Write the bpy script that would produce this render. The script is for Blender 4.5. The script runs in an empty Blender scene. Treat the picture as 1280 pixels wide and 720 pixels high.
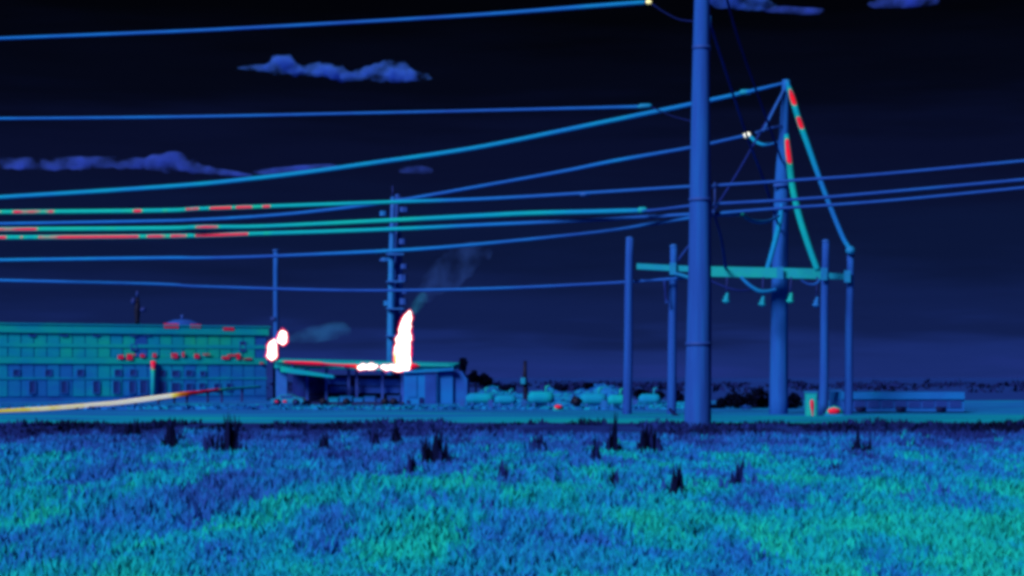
import bpy, math, random
import numpy as np
from mathutils import Vector, Matrix, noise as mnoise

random.seed(7)
rng = np.random.default_rng(7)
SC = bpy.context.scene
COL = SC.collection

# ------------------------------------------------------------------ camera
F = 2262.0            # focal length in pixels of a 1280 px wide picture
HOR = 472.0           # picture row of the horizon
EYE = 1.4
cam_d = bpy.data.cameras.new('camera')
cam_d.sensor_width = 36.0
cam_d.lens = F / 1280 * 36.0
cam_d.shift_y = (HOR - 360) / 1280
cam_d.clip_start = 0.1
cam_d.clip_end = 30000
cam = bpy.data.objects.new('camera', cam_d)
cam.location = (0, 0, EYE)
cam.rotation_euler = (math.pi / 2, 0, 0)
COL.objects.link(cam)
SC.camera = cam

SC.view_settings.view_transform = 'Standard'
SC.view_settings.look = 'None'
SC.view_settings.exposure = 0
SC.view_settings.gamma = 1
SC.cycles.pixel_filter_type = 'BLACKMAN_HARRIS'
SC.cycles.filter_width = 3.8
SC.cycles.max_bounces = 6
SC.cycles.volume_bounces = 4
SC.cycles.transparent_max_bounces = 12


def lin(c):
    out = []
    for v in c:
        v = v / 255.0
        out.append(v / 12.92 if v <= 0.04045 else ((v + 0.055) / 1.055) ** 2.4)
    return (*out, 1.0)


# ------------------------------------------------------------------ sky
W = bpy.data.worlds.new('World')
SC.world = W
W.use_nodes = True
nt = W.node_tree
bg = nt.nodes['Background']
tc = nt.nodes.new('ShaderNodeTexCoord')
sp = nt.nodes.new('ShaderNodeSeparateXYZ')
nt.links.new(tc.outputs['Generated'], sp.inputs[0])
mp = nt.nodes.new('ShaderNodeMapping')
mp.inputs['Scale'].default_value = (9, 9, 90)
nt.links.new(tc.outputs['Generated'], mp.inputs[0])
nz = nt.nodes.new('ShaderNodeTexNoise')
nz.inputs['Scale'].default_value = 1.0
nz.inputs['Detail'].default_value = 3
nt.links.new(mp.outputs[0], nz.inputs['Vector'])
m1 = nt.nodes.new('ShaderNodeMath'); m1.operation = 'SUBTRACT'; m1.inputs[1].default_value = 0.5
nt.links.new(nz.outputs['Fac'], m1.inputs[0])
m2 = nt.nodes.new('ShaderNodeMath'); m2.operation = 'MULTIPLY_ADD'; m2.inputs[1].default_value = 0.05
nt.links.new(m1.outputs[0], m2.inputs[0])
nt.links.new(sp.outputs['Z'], m2.inputs[2])
mr = nt.nodes.new('ShaderNodeMapRange')
mr.inputs['From Min'].default_value = -0.01
mr.inputs['From Max'].default_value = 0.24
nt.links.new(m2.outputs[0], mr.inputs[0])
rp = nt.nodes.new('ShaderNodeValToRGB')
rp.color_ramp.interpolation = 'EASE'
SKY = [(-.01, (31, 49, 126)), (.010, (25, 44, 110)), (.032, (17, 31, 79)), (.076, (11, 22, 57)),
       (.12, (9, 15, 44)), (.162, (4, 7, 22)), (.204, (2, 3, 8)), (.24, (1, 1, 4))]
def fill_ramp(ramp, stops):
    el = ramp.elements
    el[0].color = lin(stops[0][1])
    el[-1].color = lin(stops[-1][1])
    for p, c in stops[1:-1]:
        el.new(p).color = lin(c)


fill_ramp(rp.color_ramp, [((z + .01) / .25, c) for z, c in SKY])
nt.links.new(mr.outputs[0], rp.inputs[0])
nt.links.new(rp.outputs[0], bg.inputs['Color'])
bg.inputs['Strength'].default_value = 1.0

# ------------------------------------------------------------------ sun
sun_d = bpy.data.lights.new('sun', 'SUN')
sun_d.energy = 4.7
sun_d.angle = math.radians(20.0)
sun_d.color = (1.0, 0.985, 0.95)
sun = bpy.data.objects.new('sun', sun_d)
az, elv = math.radians(-37), math.radians(33)       # behind the camera, to the left
to_sun = Vector((math.sin(az) * math.cos(elv), -math.cos(az) * math.cos(elv), math.sin(elv)))
sun.rotation_euler = to_sun.to_track_quat('Z', 'Y').to_euler()
sun.location = (0, 0, 60)
COL.objects.link(sun)

# ------------------------------------------------------------------ materials
PALETTE = [(0.00, (4, 6, 18)), (0.10, (12, 18, 58)), (0.22, (24, 39, 112)), (0.34, (30, 71, 162)),
           (0.46, (22, 100, 184)), (0.56, (12, 132, 176)), (0.66, (16, 156, 158)), (0.725, (26, 164, 138)),
           (0.76, (196, 18, 80)), (0.84, (244, 26, 24)), (0.90, (255, 150, 20)), (0.95, (255, 236, 90)),
           (1.0, (255, 255, 240))]
MATS = {}


def thermal(name, amp=0.08, scale=(1, 1, 1), rough=0.85, detail=3, bump=0.0, spec=0.0):
    """False-colour surface: the point attribute 'warmth' plus a little noise, looked up in one palette."""
    if name in MATS:
        return MATS[name]
    m = bpy.data.materials.new(name)
    m.use_nodes = True
    t = m.node_tree
    b = t.nodes['Principled BSDF']
    b.inputs['Roughness'].default_value = rough
    b.inputs['Specular IOR Level'].default_value = spec
    at_ = t.nodes.new('ShaderNodeAttribute'); at_.attribute_name = 'warmth'
    co = t.nodes.new('ShaderNodeTexCoord')
    oi = t.nodes.new('ShaderNodeObjectInfo')
    ad = t.nodes.new('ShaderNodeVectorMath'); ad.operation = 'ADD'
    t.links.new(co.outputs['Object'], ad.inputs[0])
    t.links.new(oi.outputs['Location'], ad.inputs[1])
    mp = t.nodes.new('ShaderNodeMapping'); mp.inputs['Scale'].default_value = scale
    t.links.new(ad.outputs[0], mp.inputs[0])
    nz = t.nodes.new('ShaderNodeTexNoise')
    nz.inputs['Scale'].default_value = 1.0
    nz.inputs['Detail'].default_value = detail
    t.links.new(mp.outputs[0], nz.inputs['Vector'])
    a = t.nodes.new('ShaderNodeMath'); a.operation = 'SUBTRACT'; a.inputs[1].default_value = 0.5
    t.links.new(nz.outputs['Fac'], a.inputs[0])
    c = t.nodes.new('ShaderNodeMath'); c.operation = 'MULTIPLY_ADD'; c.inputs[1].default_value = amp * 2.4
    t.links.new(a.outputs[0], c.inputs[0])
    t.links.new(at_.outputs['Fac'], c.inputs[2])
    r = t.nodes.new('ShaderNodeValToRGB')
    fill_ramp(r.color_ramp, PALETTE)
    t.links.new(c.outputs[0], r.inputs[0])
    t.links.new(r.outputs[0], b.inputs['Base Color'])
    if bump:
        bn = t.nodes.new('ShaderNodeBump'); bn.inputs['Strength'].default_value = bump
        bn.inputs['Distance'].default_value = 0.05
        t.links.new(nz.outputs['Fac'], bn.inputs['Height'])
        t.links.new(bn.outputs[0], b.inputs['Normal'])
    MATS[name] = m
    return m


def emissive(name, col, strength):
    m = bpy.data.materials.new(name); m.use_nodes = True
    t = m.node_tree; t.nodes.clear()
    o = t.nodes.new('ShaderNodeOutputMaterial'); e = t.nodes.new('ShaderNodeEmission')
    e.inputs['Color'].default_value = (*col, 1); e.inputs['Strength'].default_value = strength
    t.links.new(e.outputs[0], o.inputs['Surface'])
    return m


def vapour(name, col, density, ecol=None, estr=0.0, grain=0.0):
    m = bpy.data.materials.new(name); m.use_nodes = True
    t = m.node_tree; t.nodes.clear()
    o = t.nodes.new('ShaderNodeOutputMaterial'); v = t.nodes.new('ShaderNodeVolumePrincipled')
    v.inputs['Color'].default_value = (*col, 1)
    v.inputs['Density'].default_value = density
    if grain:
        co = t.nodes.new('ShaderNodeTexCoord'); nz = t.nodes.new('ShaderNodeTexNoise'); mr = t.nodes.new('ShaderNodeMapRange')
        nz.inputs['Scale'].default_value = grain; nz.inputs['Detail'].default_value = 4
        mr.inputs['From Min'].default_value = .41; mr.inputs['From Max'].default_value = .68
        mr.inputs['To Min'].default_value = 0.0; mr.inputs['To Max'].default_value = density * 2.4
        t.links.new(co.outputs['Object'], nz.inputs['Vector']); t.links.new(nz.outputs['Fac'], mr.inputs[0])
        t.links.new(mr.outputs[0], v.inputs['Density'])
    if ecol:
        v.inputs['Emission Color'].default_value = (*ecol, 1)
        v.inputs['Emission Strength'].default_value = estr
    t.links.new(v.outputs[0], o.inputs['Volume'])
    return m


M_POLE = thermal('weathered_pole', .07, (6, 6, .45), bump=.5, detail=6)
M_STEEL = thermal('steel', .05, (3, 3, 3), rough=.6, spec=.12)
M_CABLE = thermal('cable_jacket', .07, (.35, .5, 1.5), rough=.7)
M_WALL = thermal('painted_wall', .12, (.5, .5, .9), detail=5)
M_GLASS = thermal('dark_glass', .02, (1, 1, 1), rough=.3, spec=.3)
M_SOIL = thermal('bare_soil', .16, (.25, .09, .3), detail=6, bump=.5)
M_ROAD = thermal('dirt_road', .20, (.12, .3, .3), detail=6, bump=.4)
M_FIELD = thermal('far_field', .06, (.012, .004, .1), detail=5)
M_LEAF = thermal('leaves', .05, (1.3, .8, 1.3), rough=.8)
M_BARK = thermal('bark', .04, (3, 3, 1))
M_FLAME = emissive('flame_core', (1, .97, .88), 2.6)


# ------------------------------------------------------------------ mesh helpers
def at(px, py, D):
    return Vector(((px - 640) / F * D, D, EYE - (py - HOR) / F * D))


def px(n, D):
    return n / F * D


class MB:
    def __init__(self):
        self.v, self.f, self.h, self.s = [], [], [], []

    def add(self, vs, fs, heat, smooth=False):
        n = len(self.v)
        self.v += [tuple(p) for p in vs]
        self.f += [tuple(i + n for i in f) for f in fs]
        self.h += list(heat) if hasattr(heat, '__len__') else [heat] * len(vs)
        self.s += [smooth] * len(fs)
        return self

    def box(self, c, size, heat, rot=0.0, bevel=0.0, tilt=None):
        sx, sy, sz = (s / 2 for s in size)
        R = Matrix.Rotation(rot, 3, 'Z')
        if tilt is not None:
            R = R @ Matrix.Rotation(tilt, 3, 'Y')
        b = min(bevel, sx * .9, sy * .9)
        if b > 0:
            ring = [(-sx + b, -sy), (sx - b, -sy), (sx, -sy + b), (sx, sy - b), (sx - b, sy), (-sx + b, sy), (-sx, sy - b), (-sx, -sy + b)]
        else:
            ring = [(-sx, -sy), (sx, -sy), (sx, sy), (-sx, sy)]
        n = len(ring)
        vs = [R @ Vector((x, y, -sz)) + Vector(c) for x, y in ring] + [R @ Vector((x, y, sz)) + Vector(c) for x, y in ring]
        fs = [tuple(range(n))[::-1], tuple(range(n, 2 * n))] + [(i, (i + 1) % n, n + (i + 1) % n, n + i) for i in range(n)]
        return self.add(vs, fs, heat)

    def tube(self, pts, radii, heat, seg=10, cap=True, facing=0.0):
        """heat: number or list along the pts; facing adds heat on the sunlit, camera-facing side."""
        pts = [Vector(p) for p in pts]
        n = len(pts)
        if not hasattr(radii, '__len__'):
            radii = [radii] * n
        if not hasattr(heat, '__len__'):
            heat = [heat] * n
        fc = facing if hasattr(facing, '__len__') else [facing] * n
        up = None
        vs, hs, fs = [], [], []
        for i, p in enumerate(pts):
            d = (pts[min(i + 1, n - 1)] - pts[max(i - 1, 0)]).normalized()
            if up is None:
                up = Vector((0, 1, 0)) if abs(d.y) < .9 else Vector((0, 0, 1))
            a = d.cross(up).normalized(); b = a.cross(d).normalized(); up = b
            for k in range(seg):
                t = 2 * math.pi * k / seg
                o = a * math.cos(t) + b * math.sin(t)
                vs.append(p + o * radii[i])
                hs.append(heat[i] + fc[i] * max(0, o.dot(Vector((-.25, -.97, 0)))) ** 2)
        for i in range(n - 1):
            for k in range(seg):
                q = (k + 1) % seg
                fs.append((i * seg + k, i * seg + q, (i + 1) * seg + q, (i + 1) * seg + k))
        if cap:
            fs.append(tuple(range(seg))[::-1])
            fs.append(tuple(range((n - 1) * seg, n * seg)))
        return self.add(vs, fs, hs, True)

    def blob(self, c, r, heat, amp=.15, sub=(12, 8), freq=1.3):
        """lumpy ellipsoid"""
        c = Vector(c); nu, nv = sub
        vs, fs = [], []
        for j in range(nv + 1):
            th = math.pi * j / nv
            for i in range(nu):
                ph = 2 * math.pi * i / nu
                d = Vector((math.sin(th) * math.cos(ph), math.sin(th) * math.sin(ph), math.cos(th)))
                k = 1 + amp * mnoise.noise(d * freq * 1.7 + c * 3.1)
                vs.append(c + Vector((d.x * r[0], d.y * r[1], d.z * r[2])) * k)
        for j in range(nv):
            for i in range(nu):
                q = (i + 1) % nu
                fs.append((j * nu + i, (j + 1) * nu + i, (j + 1) * nu + q, j * nu + q))
        return self.add(vs, fs, heat, True)

    def build(self, name, mat, parent=None, origin=None):
        origin = Vector(origin) if origin is not None else (Vector(parent['base']) if parent is not None and 'base' in parent else Vector((0, 0, 0)))
        me = bpy.data.meshes.new(name)
        me.from_pydata([Vector(p) - origin for p in self.v], [], self.f)
        a = me.attributes.new('warmth', 'FLOAT', 'POINT')
        a.data.foreach_set('value', np.array(self.h, dtype=np.float32))
        me.polygons.foreach_set('use_smooth', self.s)
        me.materials.append(mat)
        me.update()
        o = bpy.data.objects.new(name, me)
        COL.objects.link(o)
        place(o, parent, origin)
        return o


ORIG = {}


def place(o, parent, origin):
    ORIG[o.name] = Vector(origin)
    if parent is not None:
        o.parent = parent
        o.location = Vector(origin) - ORIG[parent.name]
    else:
        o.location = origin


def tag(o, label=None, cat=None, group=None, kind=None):
    for k, v in (('label', label), ('category', cat), ('group', group), ('kind', kind)):
        if v:
            o[k] = v
    return o


def thing(name, label, cat, loc, group=None):
    o = bpy.data.objects.new(name, None)
    o.empty_display_size = .3
    COL.objects.link(o)
    place(o, None, Vector(loc))
    return tag(o, label, cat, group)


def part(mb, name, mat, parent, label=None):
    o = mb.build(name, mat, parent, ORIG[parent.name])
    if label:
        o['label'] = label
    return o


def spline(pts, step=10):
    """Catmull-Rom through rows of any width"""
    P = [np.array(p, dtype=float) for p in pts]
    P = [2 * P[0] - P[1]] + P + [2 * P[-1] - P[-2]]
    out = []
    for i in range(1, len(P) - 2):
        for k in range(step):
            t = k / step
            a, b, c, d = P[i - 1], P[i], P[i + 1], P[i + 2]
            out.append(.5 * ((2 * b) + (-a + c) * t + (2 * a - 5 * b + 4 * c - d) * t * t + (-a + 3 * b - 3 * c + d) * t ** 3))
    out.append(P[-2])
    return out


def wire_rows(rows, step=12):
    """rows of (px, py, D, radius in px, heat) -> points, radii, heats"""
    s = spline([(*at(r[0], r[1], r[2]), px(r[3], r[2]), r[4]) for r in rows], step)
    return [Vector(q[:3]) for q in s], [max(q[3], .004) for q in s], [q[4] for q in s]


def wire(rows, step=12, seg=8, facing=0.0):
    p, r, h = wire_rows(rows, step)
    return MB().tube(p, r, h, seg, facing=facing)


# ------------------------------------------------------------------ ground
def sheet(name, x0, x1, y0, y1, z, heat, mat, nx=40, ny=12, wav=0.0, hfun=None):
    vs, fs, hs = [], [], []
    for j in range(ny + 1):
        for i in range(nx + 1):
            x = x0 + (x1 - x0) * i / nx
            y = y0 + (y1 - y0) * j / ny
            e = 0.0 if j in (0, ny) else 1.0
            w = (mnoise.noise(Vector((x * .25, y * .25, 1.7))) + 1) * .5 * wav * e
            yy = y + (mnoise.noise(Vector((x * .35, y, 9.1))) * .8 if not e and wav else 0)
            vs.append((x, yy, z + w))
            hs.append(hfun(x, y) if hfun else heat)
    for j in range(ny):
        for i in range(nx):
            a = j * (nx + 1) + i
            fs.append((a, a + 1, a + nx + 2, a + nx + 1))
    mb = MB().add(vs, fs, hs, True)
    return tag(mb.build(name, mat), kind='structure')


sheet('ground', -6000, 6000, -200, 12000, -.03, .27, M_FIELD, 8, 8)
sheet('yard', -90, 90, 78.5, 112, -.012, .44, M_SOIL, 90, 20, .05)
sheet('road', -90, 90, 54.5, 79.3, .0, .5, M_ROAD, 120, 24, .03, lambda x, y: .57 - .13 * min(1, max(0, (y - 58) / 16)) + .02 * x / 20)
sheet('verge', -70, 70, 39.5, 55.2, .006, .23, M_SOIL, 120, 22, .06)
sheet('meadow', -60, 60, -10, 40, -.004, .44, M_SOIL, 100, 60, .05)

# earth berm beyond the road, between the plant and the poles
BERM_PTS = []


def berm(name, x0, x1, D, hmax, heat, seed, depth=5.0):
    nx, ny = int(60), 10
    vs, fs, hs = [], [], []
    for j in range(ny + 1):
        v = j / ny
        for i in range(nx + 1):
            u = i / nx
            x = x0 + (x1 - x0) * u
            y = D - depth / 2 + depth * v
            prof = math.sin(math.pi * v) ** .7 * min(1, math.sin(math.pi * u) * 2.2)
            n = .72 + .55 * mnoise.noise(Vector((x * .45, y * .3, seed))) + .25 * mnoise.noise(Vector((x * 1.7, y * 1.1, seed + 3)))
            z = -.05 + max(0, hmax * prof * n)
            vs.append((x, y, z))
            BERM_PTS.append((x, y, z))
            hs.append(heat + .10 * mnoise.noise(Vector((x * .55, y * .5, seed + 5))) + .06 * mnoise.noise(Vector((x * 2, y * 1.5, seed + 8))))
    for j in range(ny):
        for i in range(nx):
            a = j * (nx + 1) + i
            fs.append((a, a + 1, a + nx + 2, a + nx + 1))
    return tag(MB().add(vs, fs, hs, True).build(name, M_SOIL), kind='structure')


berm('earth_berm', at(575, 0, 92).x, at(800, 0, 92).x, 92, 1.05, .475, 2.0, 6)
berm('earth_berm', at(580, 0, 85).x, at(690, 0, 85).x, 85, .45, .46, 6.0, 4)
berm('earth_berm', at(735, 0, 83).x, at(880, 0, 83).x, 83, .40, .52, 11.0, 4)

# ------------------------------------------------------------------ leaning timber and steel poles
def shaft(top, base, rt, rb, heat, n=14, seg=18, wob=.01):
    top, base = Vector(top), Vector(base)
    pts, rad = [], []
    for i in range(n + 1):
        t = i / n
        p = base.lerp(top, t)
        p.x += wob * math.sin(t * 9 + base.x)
        pts.append(p); rad.append(rb + (rt - rb) * t)
    return MB().tube(pts, rad, heat, seg, facing=0.0)


def ground_pt(pxx, D):
    return Vector(((pxx - 640) / F * D, D, 0.0))


# the big pole in front
D1 = 50.0
b = ground_pt(872, D1)
big = thing('utility_pole', 'thick tapering pole, the tallest and nearest, running out of the top of the view', 'utility pole', b)
t = at(878.5, -110, D1)
part(shaft(t, b - Vector((0, 0, .6)), px(8.2, D1), px(17.5, D1), .345, 24, 28), 'shaft', M_POLE, big)
for yy in (60, 250, 430):
    k = (535 - yy) / 645
    cx = 872 + 6.5 * k; rr = px(17.5 - 9.0 * k, D1) + .012
    p = at(cx, yy, D1)
    part(MB().tube([p - Vector((0, 0, .05)), p + Vector((0, 0, .05))], rr, .30, 28), 'band', M_STEEL, big)
# bracket rod with three insulators on its right flank
mb = MB().tube([at(887, 20, D1), at(887, 34, D1)], px(2.2, D1), .42, 8)
mb.tube([at(880, 28, D1), at(887, 28, D1)], px(1.4, D1), .30, 8)
part(mb, 'guy_bracket', M_STEEL, big)
part(MB().tube([at(893.5, 228, D1), at(893.5, 270, D1)], px(1.2, D1), .27, 8), 'bracket_rod', M_STEEL, big)
for yy in (233, 256, 266):
    mb = MB().tube([at(880, yy, D1), at(893.5, yy, D1)], px(1.2, D1), .26, 8)
    for k in range(3):
        mb.tube([at(886 + k * 2.6, yy, D1), at(887.2 + k * 2.6, yy, D1)], px(3.0, D1), .33, 12)
    part(mb, 'insulator', M_STEEL, big)

# the far tall pole with the cable terminations
D2 = 69.0
b = ground_pt(973, D2)
far = thing('utility_pole', 'tall pole whose tip carries the hot cables with red streaks', 'utility pole', b)
s = spline([(*at(982, 100, D2), px(4.2, D2)), (*at(980, 160, D2), px(5.6, D2)), (*at(977, 230, D2), px(8.6, D2)),
            (*at(975, 330, D2), px(10, D2)), (*(b - Vector((0, 0, .5))), px(12, D2))], 6)
part(MB().tube([Vector(q[:3]) for q in s], [q[3] for q in s], .375, 20), 'shaft', M_POLE, far)
part(MB().blob(at(983, 103, D2), (px(5, D2),) * 2 + (px(4, D2),), .5), 'cap', M_STEEL, far)
part(wire([(980, 112, D2 - .2, 1.6, .36), (967, 138, D2 - .6, 1.8, .38), (954, 164, D2 - 1, 1.4, .35)]), 'brace', M_STEEL, far)
part(wire([(977, 157, D2 - .2, 1.4, .30), (960, 161, D2 - .4, 1.5, .33), (945, 166, D2 - .8, 1.6, .36)]), 'strain_rod', M_STEEL, far)
for yy in (232, 262):
    part(MB().tube([at(967, yy, D2 - .3), at(986, yy - 1, D2 - .3)], px(2.4, D2), .35, 10), 'crossarm', M_STEEL, far)

# substation frame of short posts carrying a hot beam
D3 = 67.6
root = thing('substation_frame', 'low frame of posts carrying the long teal crossbeam behind the thick pole', 'frame', ground_pt(930, D3))
for (xt, yt, xb, D, r) in ((842, 308, 839, 68.4, 5.4), (1032, 302, 1029, 66.9, 5.3), (1063, 316, 1060, 67.9, 5.2)):
    p = part(shaft(at(xt, yt, D), ground_pt(xb, D) - Vector((0, 0, .4)), px(r * .82, D), px(r * 1.12, D), .345, 10, 16), 'post', M_POLE, root)
    c = MB().blob(at(xt, yt, D), (px(r * .95, D),) * 2 + (px(3, D),), .38, .05)
    o = c.build('post_cap', M_STEEL, p, ORIG[p.name])


def bar(p0, p1, hh, hd, heat):
    """rectangular bar between two points; half height hh, half depth hd"""
    p0, p1 = Vector(p0), Vector(p1)
    vs = []
    for p, k in ((p0, 0), (p1, 1)):
        a = hh[k] if hasattr(hh, '__len__') else hh
        vs += [p + Vector((0, -hd, -a)), p + Vector((0, hd, -a)), p + Vector((0, hd, a)), p + Vector((0, -hd, a))]
    h = [heat[0]] * 4 + [heat[1]] * 4 if hasattr(heat, '__len__') else heat
    return MB().add(vs, [(0, 1, 2, 3), (7, 6, 5, 4), (0, 4, 5, 1), (1, 5, 6, 2), (2, 6, 7, 3), (3, 7, 4, 0)], h)


part(bar(at(796, 333, 68.0), at(1057, 346, 68.0), px(3.6, D3), .10, (.58, .56)), 'crossbeam', M_STEEL, root)
part(bar(at(866, 339, 67.5), at(1027, 342.5, 67.5), px(6.3, D3), .12, (.63, .60)), 'crossbeam', M_STEEL, root, 'deeper front beam, the warmest')
for (x, y, D) in ((841, 336, 68.0), (1030, 342.5, 66.8), (1059, 345.5, 67.8), (975, 341, 67.4)):
    part(MB().box(at(x, y, D - .22), (px(8, D), .04, px(15, D)), .50), 'bracket_plate', M_STEEL, root)
part(wire([(843, 342, 67.6, 2.2, .48), (855, 345, 67.6, 2.4, .5), (868, 350, 67.6, 2.2, .5)]), 'brace', M_STEEL, root)
for (x, y, h) in ((908, 374, .56), (953, 378, .56), (988, 374, .63), (1020.5, 379, .45)):
    i = part(MB().tube([at(x + 1, 346, 67.2), at(x, y - 6, 67.2)], px(1.0, D3), .22, 6), 'hanger', M_STEEL, root)
    prof = [(-8, 1.4), (-6.4, 1.6), (-6, 3.2), (-4.6, 2.0), (-3, 2.2), (-2.6, 4.4), (-1, 2.8), (.8, 3.0), (1.2, 5.0), (3.6, 4.6), (4.6, 2.4), (6, 1)]
    m = MB().tube([at(x - .15 * q[0], y + q[0], 67.2) for q in prof], [px(q[1], D3) for q in prof], h, 12)
    m.build('bell', M_STEEL, i, ORIG[i.name])
part(wire([(888, 351, 67.3, 1.3, .2), (910, 360, 67.2, 1.4, .22), (925, 363, 67.2, 1.4, .22), (942, 362, 67.2, 1.3, .2)]), 'loop_cable', M_CABLE, root)
part(wire([(926, 346, 67.2, 2.0, .46), (936, 356, 67.1, 2.4, .48), (948, 363.5, 67.1, 2.6, .52), (958, 364.5, 67.2, 2.4, .5), (970, 362, 67.4, 2.2, .46)]), 'loop_cable', M_CABLE, root)
part(wire([(1001, 350, 67.2, 1.2, .3), (1010, 355, 67.2, 1.4, .32), (1019, 355, 67.2, 1.6, .36), (1025, 350, 67.2, 1.8, .4)]), 'loop_cable', M_CABLE, root)

D = 68.3
b = ground_pt(784, D)
r_ = thing('short_post', 'short bare post just off the thin end of the teal crossbeam', 'post', b)
part(shaft(at(787, 298, D), b - Vector((0, 0, .4)), px(4.7, D), px(6.0, D), .34, 10, 16), 'shaft', M_POLE, r_)
part(MB().blob(at(787, 298, D), (px(4.9, D),) * 2 + (px(2.5, D),), .36, .05), 'post_cap', M_STEEL, r_)

# thick hanging cables
c = wire([(984, 103, 68.8, 2.6, .5), (990, 121, 68.8, 3.8, .62), (995, 138, 68.7, 3.8, .60), (1000, 154, 68.7, 3.8, .62), (1010, 182, 68.6, 3.6, .55),
          (1030, 238, 68.4, 3.2, .46), (1052, 293, 68.1, 3.0, .45), (1062, 311, 67.9, 2.8, .5)], 10, 12)
# hot stretches on the side that faces the sun
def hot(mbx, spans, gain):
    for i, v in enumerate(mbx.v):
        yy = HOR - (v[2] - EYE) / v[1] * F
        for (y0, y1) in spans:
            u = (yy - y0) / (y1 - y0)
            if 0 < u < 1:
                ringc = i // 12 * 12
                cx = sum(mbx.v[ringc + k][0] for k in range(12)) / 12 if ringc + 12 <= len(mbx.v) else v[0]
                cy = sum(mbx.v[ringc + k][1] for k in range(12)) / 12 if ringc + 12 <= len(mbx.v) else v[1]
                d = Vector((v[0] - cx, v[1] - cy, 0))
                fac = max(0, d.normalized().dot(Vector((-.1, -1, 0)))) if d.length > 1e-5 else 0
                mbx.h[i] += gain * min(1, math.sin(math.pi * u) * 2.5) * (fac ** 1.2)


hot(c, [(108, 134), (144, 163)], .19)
o = c.build('dropper_cable', M_CABLE, None, at(984, 103, 68.8))
tag(o, 'outer hot cable falling from the pole tip to the capped end post, two red streaks', 'cable', 'cables dropping from the far pole')
e = MB().blob(at(1063, 313, 67.7), (px(6, 68), px(6, 68), px(5.5, 68)), .50, .1).build('end_cap', M_STEEL, o, ORIG[o.name])
c = wire([(983, 168, 68.4, 3.0, .55), (984.5, 185, 68.3, 4.0, .62), (987, 205, 68.2, 4.2, .62), (991, 235, 68.1, 4.2, .64), (999, 270, 68.0, 4.2, .62),
          (1011, 308, 67.8, 4.0, .60), (1022, 338, 67.4, 3.8, .58)], 10, 12)
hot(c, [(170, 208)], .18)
o = c.build('dropper_cable', M_CABLE, None, at(983, 168, 68.4))
tag(o, 'inner teal cable with one red streak, dropping onto the end of the crossbeam', 'cable', 'cables dropping from the far pole')
o = wire([(977, 255, 68.3, 2.6, .46), (975, 275, 68.2, 3.4, .52), (968, 305, 68.0, 3.4, .50), (959, 337, 67.5, 3.2, .48)], 10, 12).build('dropper_cable', M_CABLE, None, at(977, 255, 68.3))
tag(o, 'blue cable dropping in front of the far pole to the middle of the crossbeam', 'cable', 'cables dropping from the far pole')

# ------------------------------------------------------------------ power lines
GW = 'power lines strung across the sky'
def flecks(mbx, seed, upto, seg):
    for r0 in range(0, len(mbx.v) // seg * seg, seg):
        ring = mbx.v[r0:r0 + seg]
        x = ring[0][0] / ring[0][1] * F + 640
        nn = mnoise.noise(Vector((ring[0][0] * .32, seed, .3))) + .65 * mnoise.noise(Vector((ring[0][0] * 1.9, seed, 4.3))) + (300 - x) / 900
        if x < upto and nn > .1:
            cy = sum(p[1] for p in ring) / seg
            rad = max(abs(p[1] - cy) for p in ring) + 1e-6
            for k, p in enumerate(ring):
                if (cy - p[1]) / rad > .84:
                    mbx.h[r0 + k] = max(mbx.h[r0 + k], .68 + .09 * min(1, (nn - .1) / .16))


HOT_CLAMP = thermal('hot_clamp', .01, (2, 2, 2), rough=.6)
_b = HOT_CLAMP.node_tree.nodes['Principled BSDF']
HOT_CLAMP.node_tree.links.new(HOT_CLAMP.node_tree.nodes['Color Ramp'].outputs[0], _b.inputs['Emission Color'])
_b.inputs['Emission Strength'].default_value = .5


def line(label, rows, clamp=None, jumper=None, seg=8, step=16, red=None):
    mbx = wire(rows, 40 if red else step, 24 if red else seg)
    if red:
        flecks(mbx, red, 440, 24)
    o = mbx.build('power_line', M_CABLE, None, at(*rows[0][:3]))
    tag(o, label, 'power line', GW)
    if clamp:
        for (x, y, D, rx, rz, h) in clamp:
            m = MB().tube([at(x - rx, y + .12 * rx, D), at(x - rx * .6, y, D), at(x + rx * .6, y - .05 * rx, D), at(x + rx, y - .12 * rx, D)],
                          [px(rz * .5, D), px(rz, D), px(rz, D), px(rz * .5, D)], h, 12)
            m.build('clamp', HOT_CLAMP if h > .9 else M_STEEL, o, ORIG[o.name])
    if jumper:
        for rws in jumper:
            wire(rws, 10, 8).build('jumper', M_CABLE, o, ORIG[o.name])
    return o


line('uppermost line, ending at a bright spot just left of the thick pole',
     [(-260, 58, 84, 1.9, .42), (158, 42, 72, 2.2, .42), (330, 34, 66, 2.2, .39), (578, 20, 58, 2.4, .40), (740, 8, 53, 2.9, .47), (806, 3, 51, 2.9, .50)],
     [(811, 2.5, 50.9, 3.4, 2.6, .97)],
     [[(815, 5, 50.8, .9, .16), (830, 15, 50.6, .9, .15), (848, 24, 50.3, .9, .16), (868, 27, 50, 1, .2)]])
line('second line from the top, under the ragged cloud, ending in a pale clamp',
     [(-260, 150, 92, 1.6, .42), (158, 147, 74, 1.9, .41), (480, 141, 62, 1.9, .37), (700, 136, 55, 2.0, .38), (800, 133.5, 51.5, 2.2, .42)],
     [(806, 133, 51.4, 9, 3.1, .52)],
     [[(815, 134, 51, .9, .16), (840, 145, 50.6, .9, .15), (870, 153, 50, .9, .16)]])
line('thick bright blue line climbing to the tip of the far pole',
     [(-260, 262, 118, 2.6, .53), (158, 237, 98, 2.9, .53), (330, 222, 92, 3.0, .53), (480, 202, 87, 3.0, .52), (600, 184, 83, 3.0, .52), (740, 156, 78, 3.1, .51),
      (866, 130, 73, 3.0, .49), (930, 116, 71, 2.6, .49), (984, 103, 69, 1.8, .36)], [(932, 115.5, 70.9, 8, 3.4, .56)])
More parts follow.
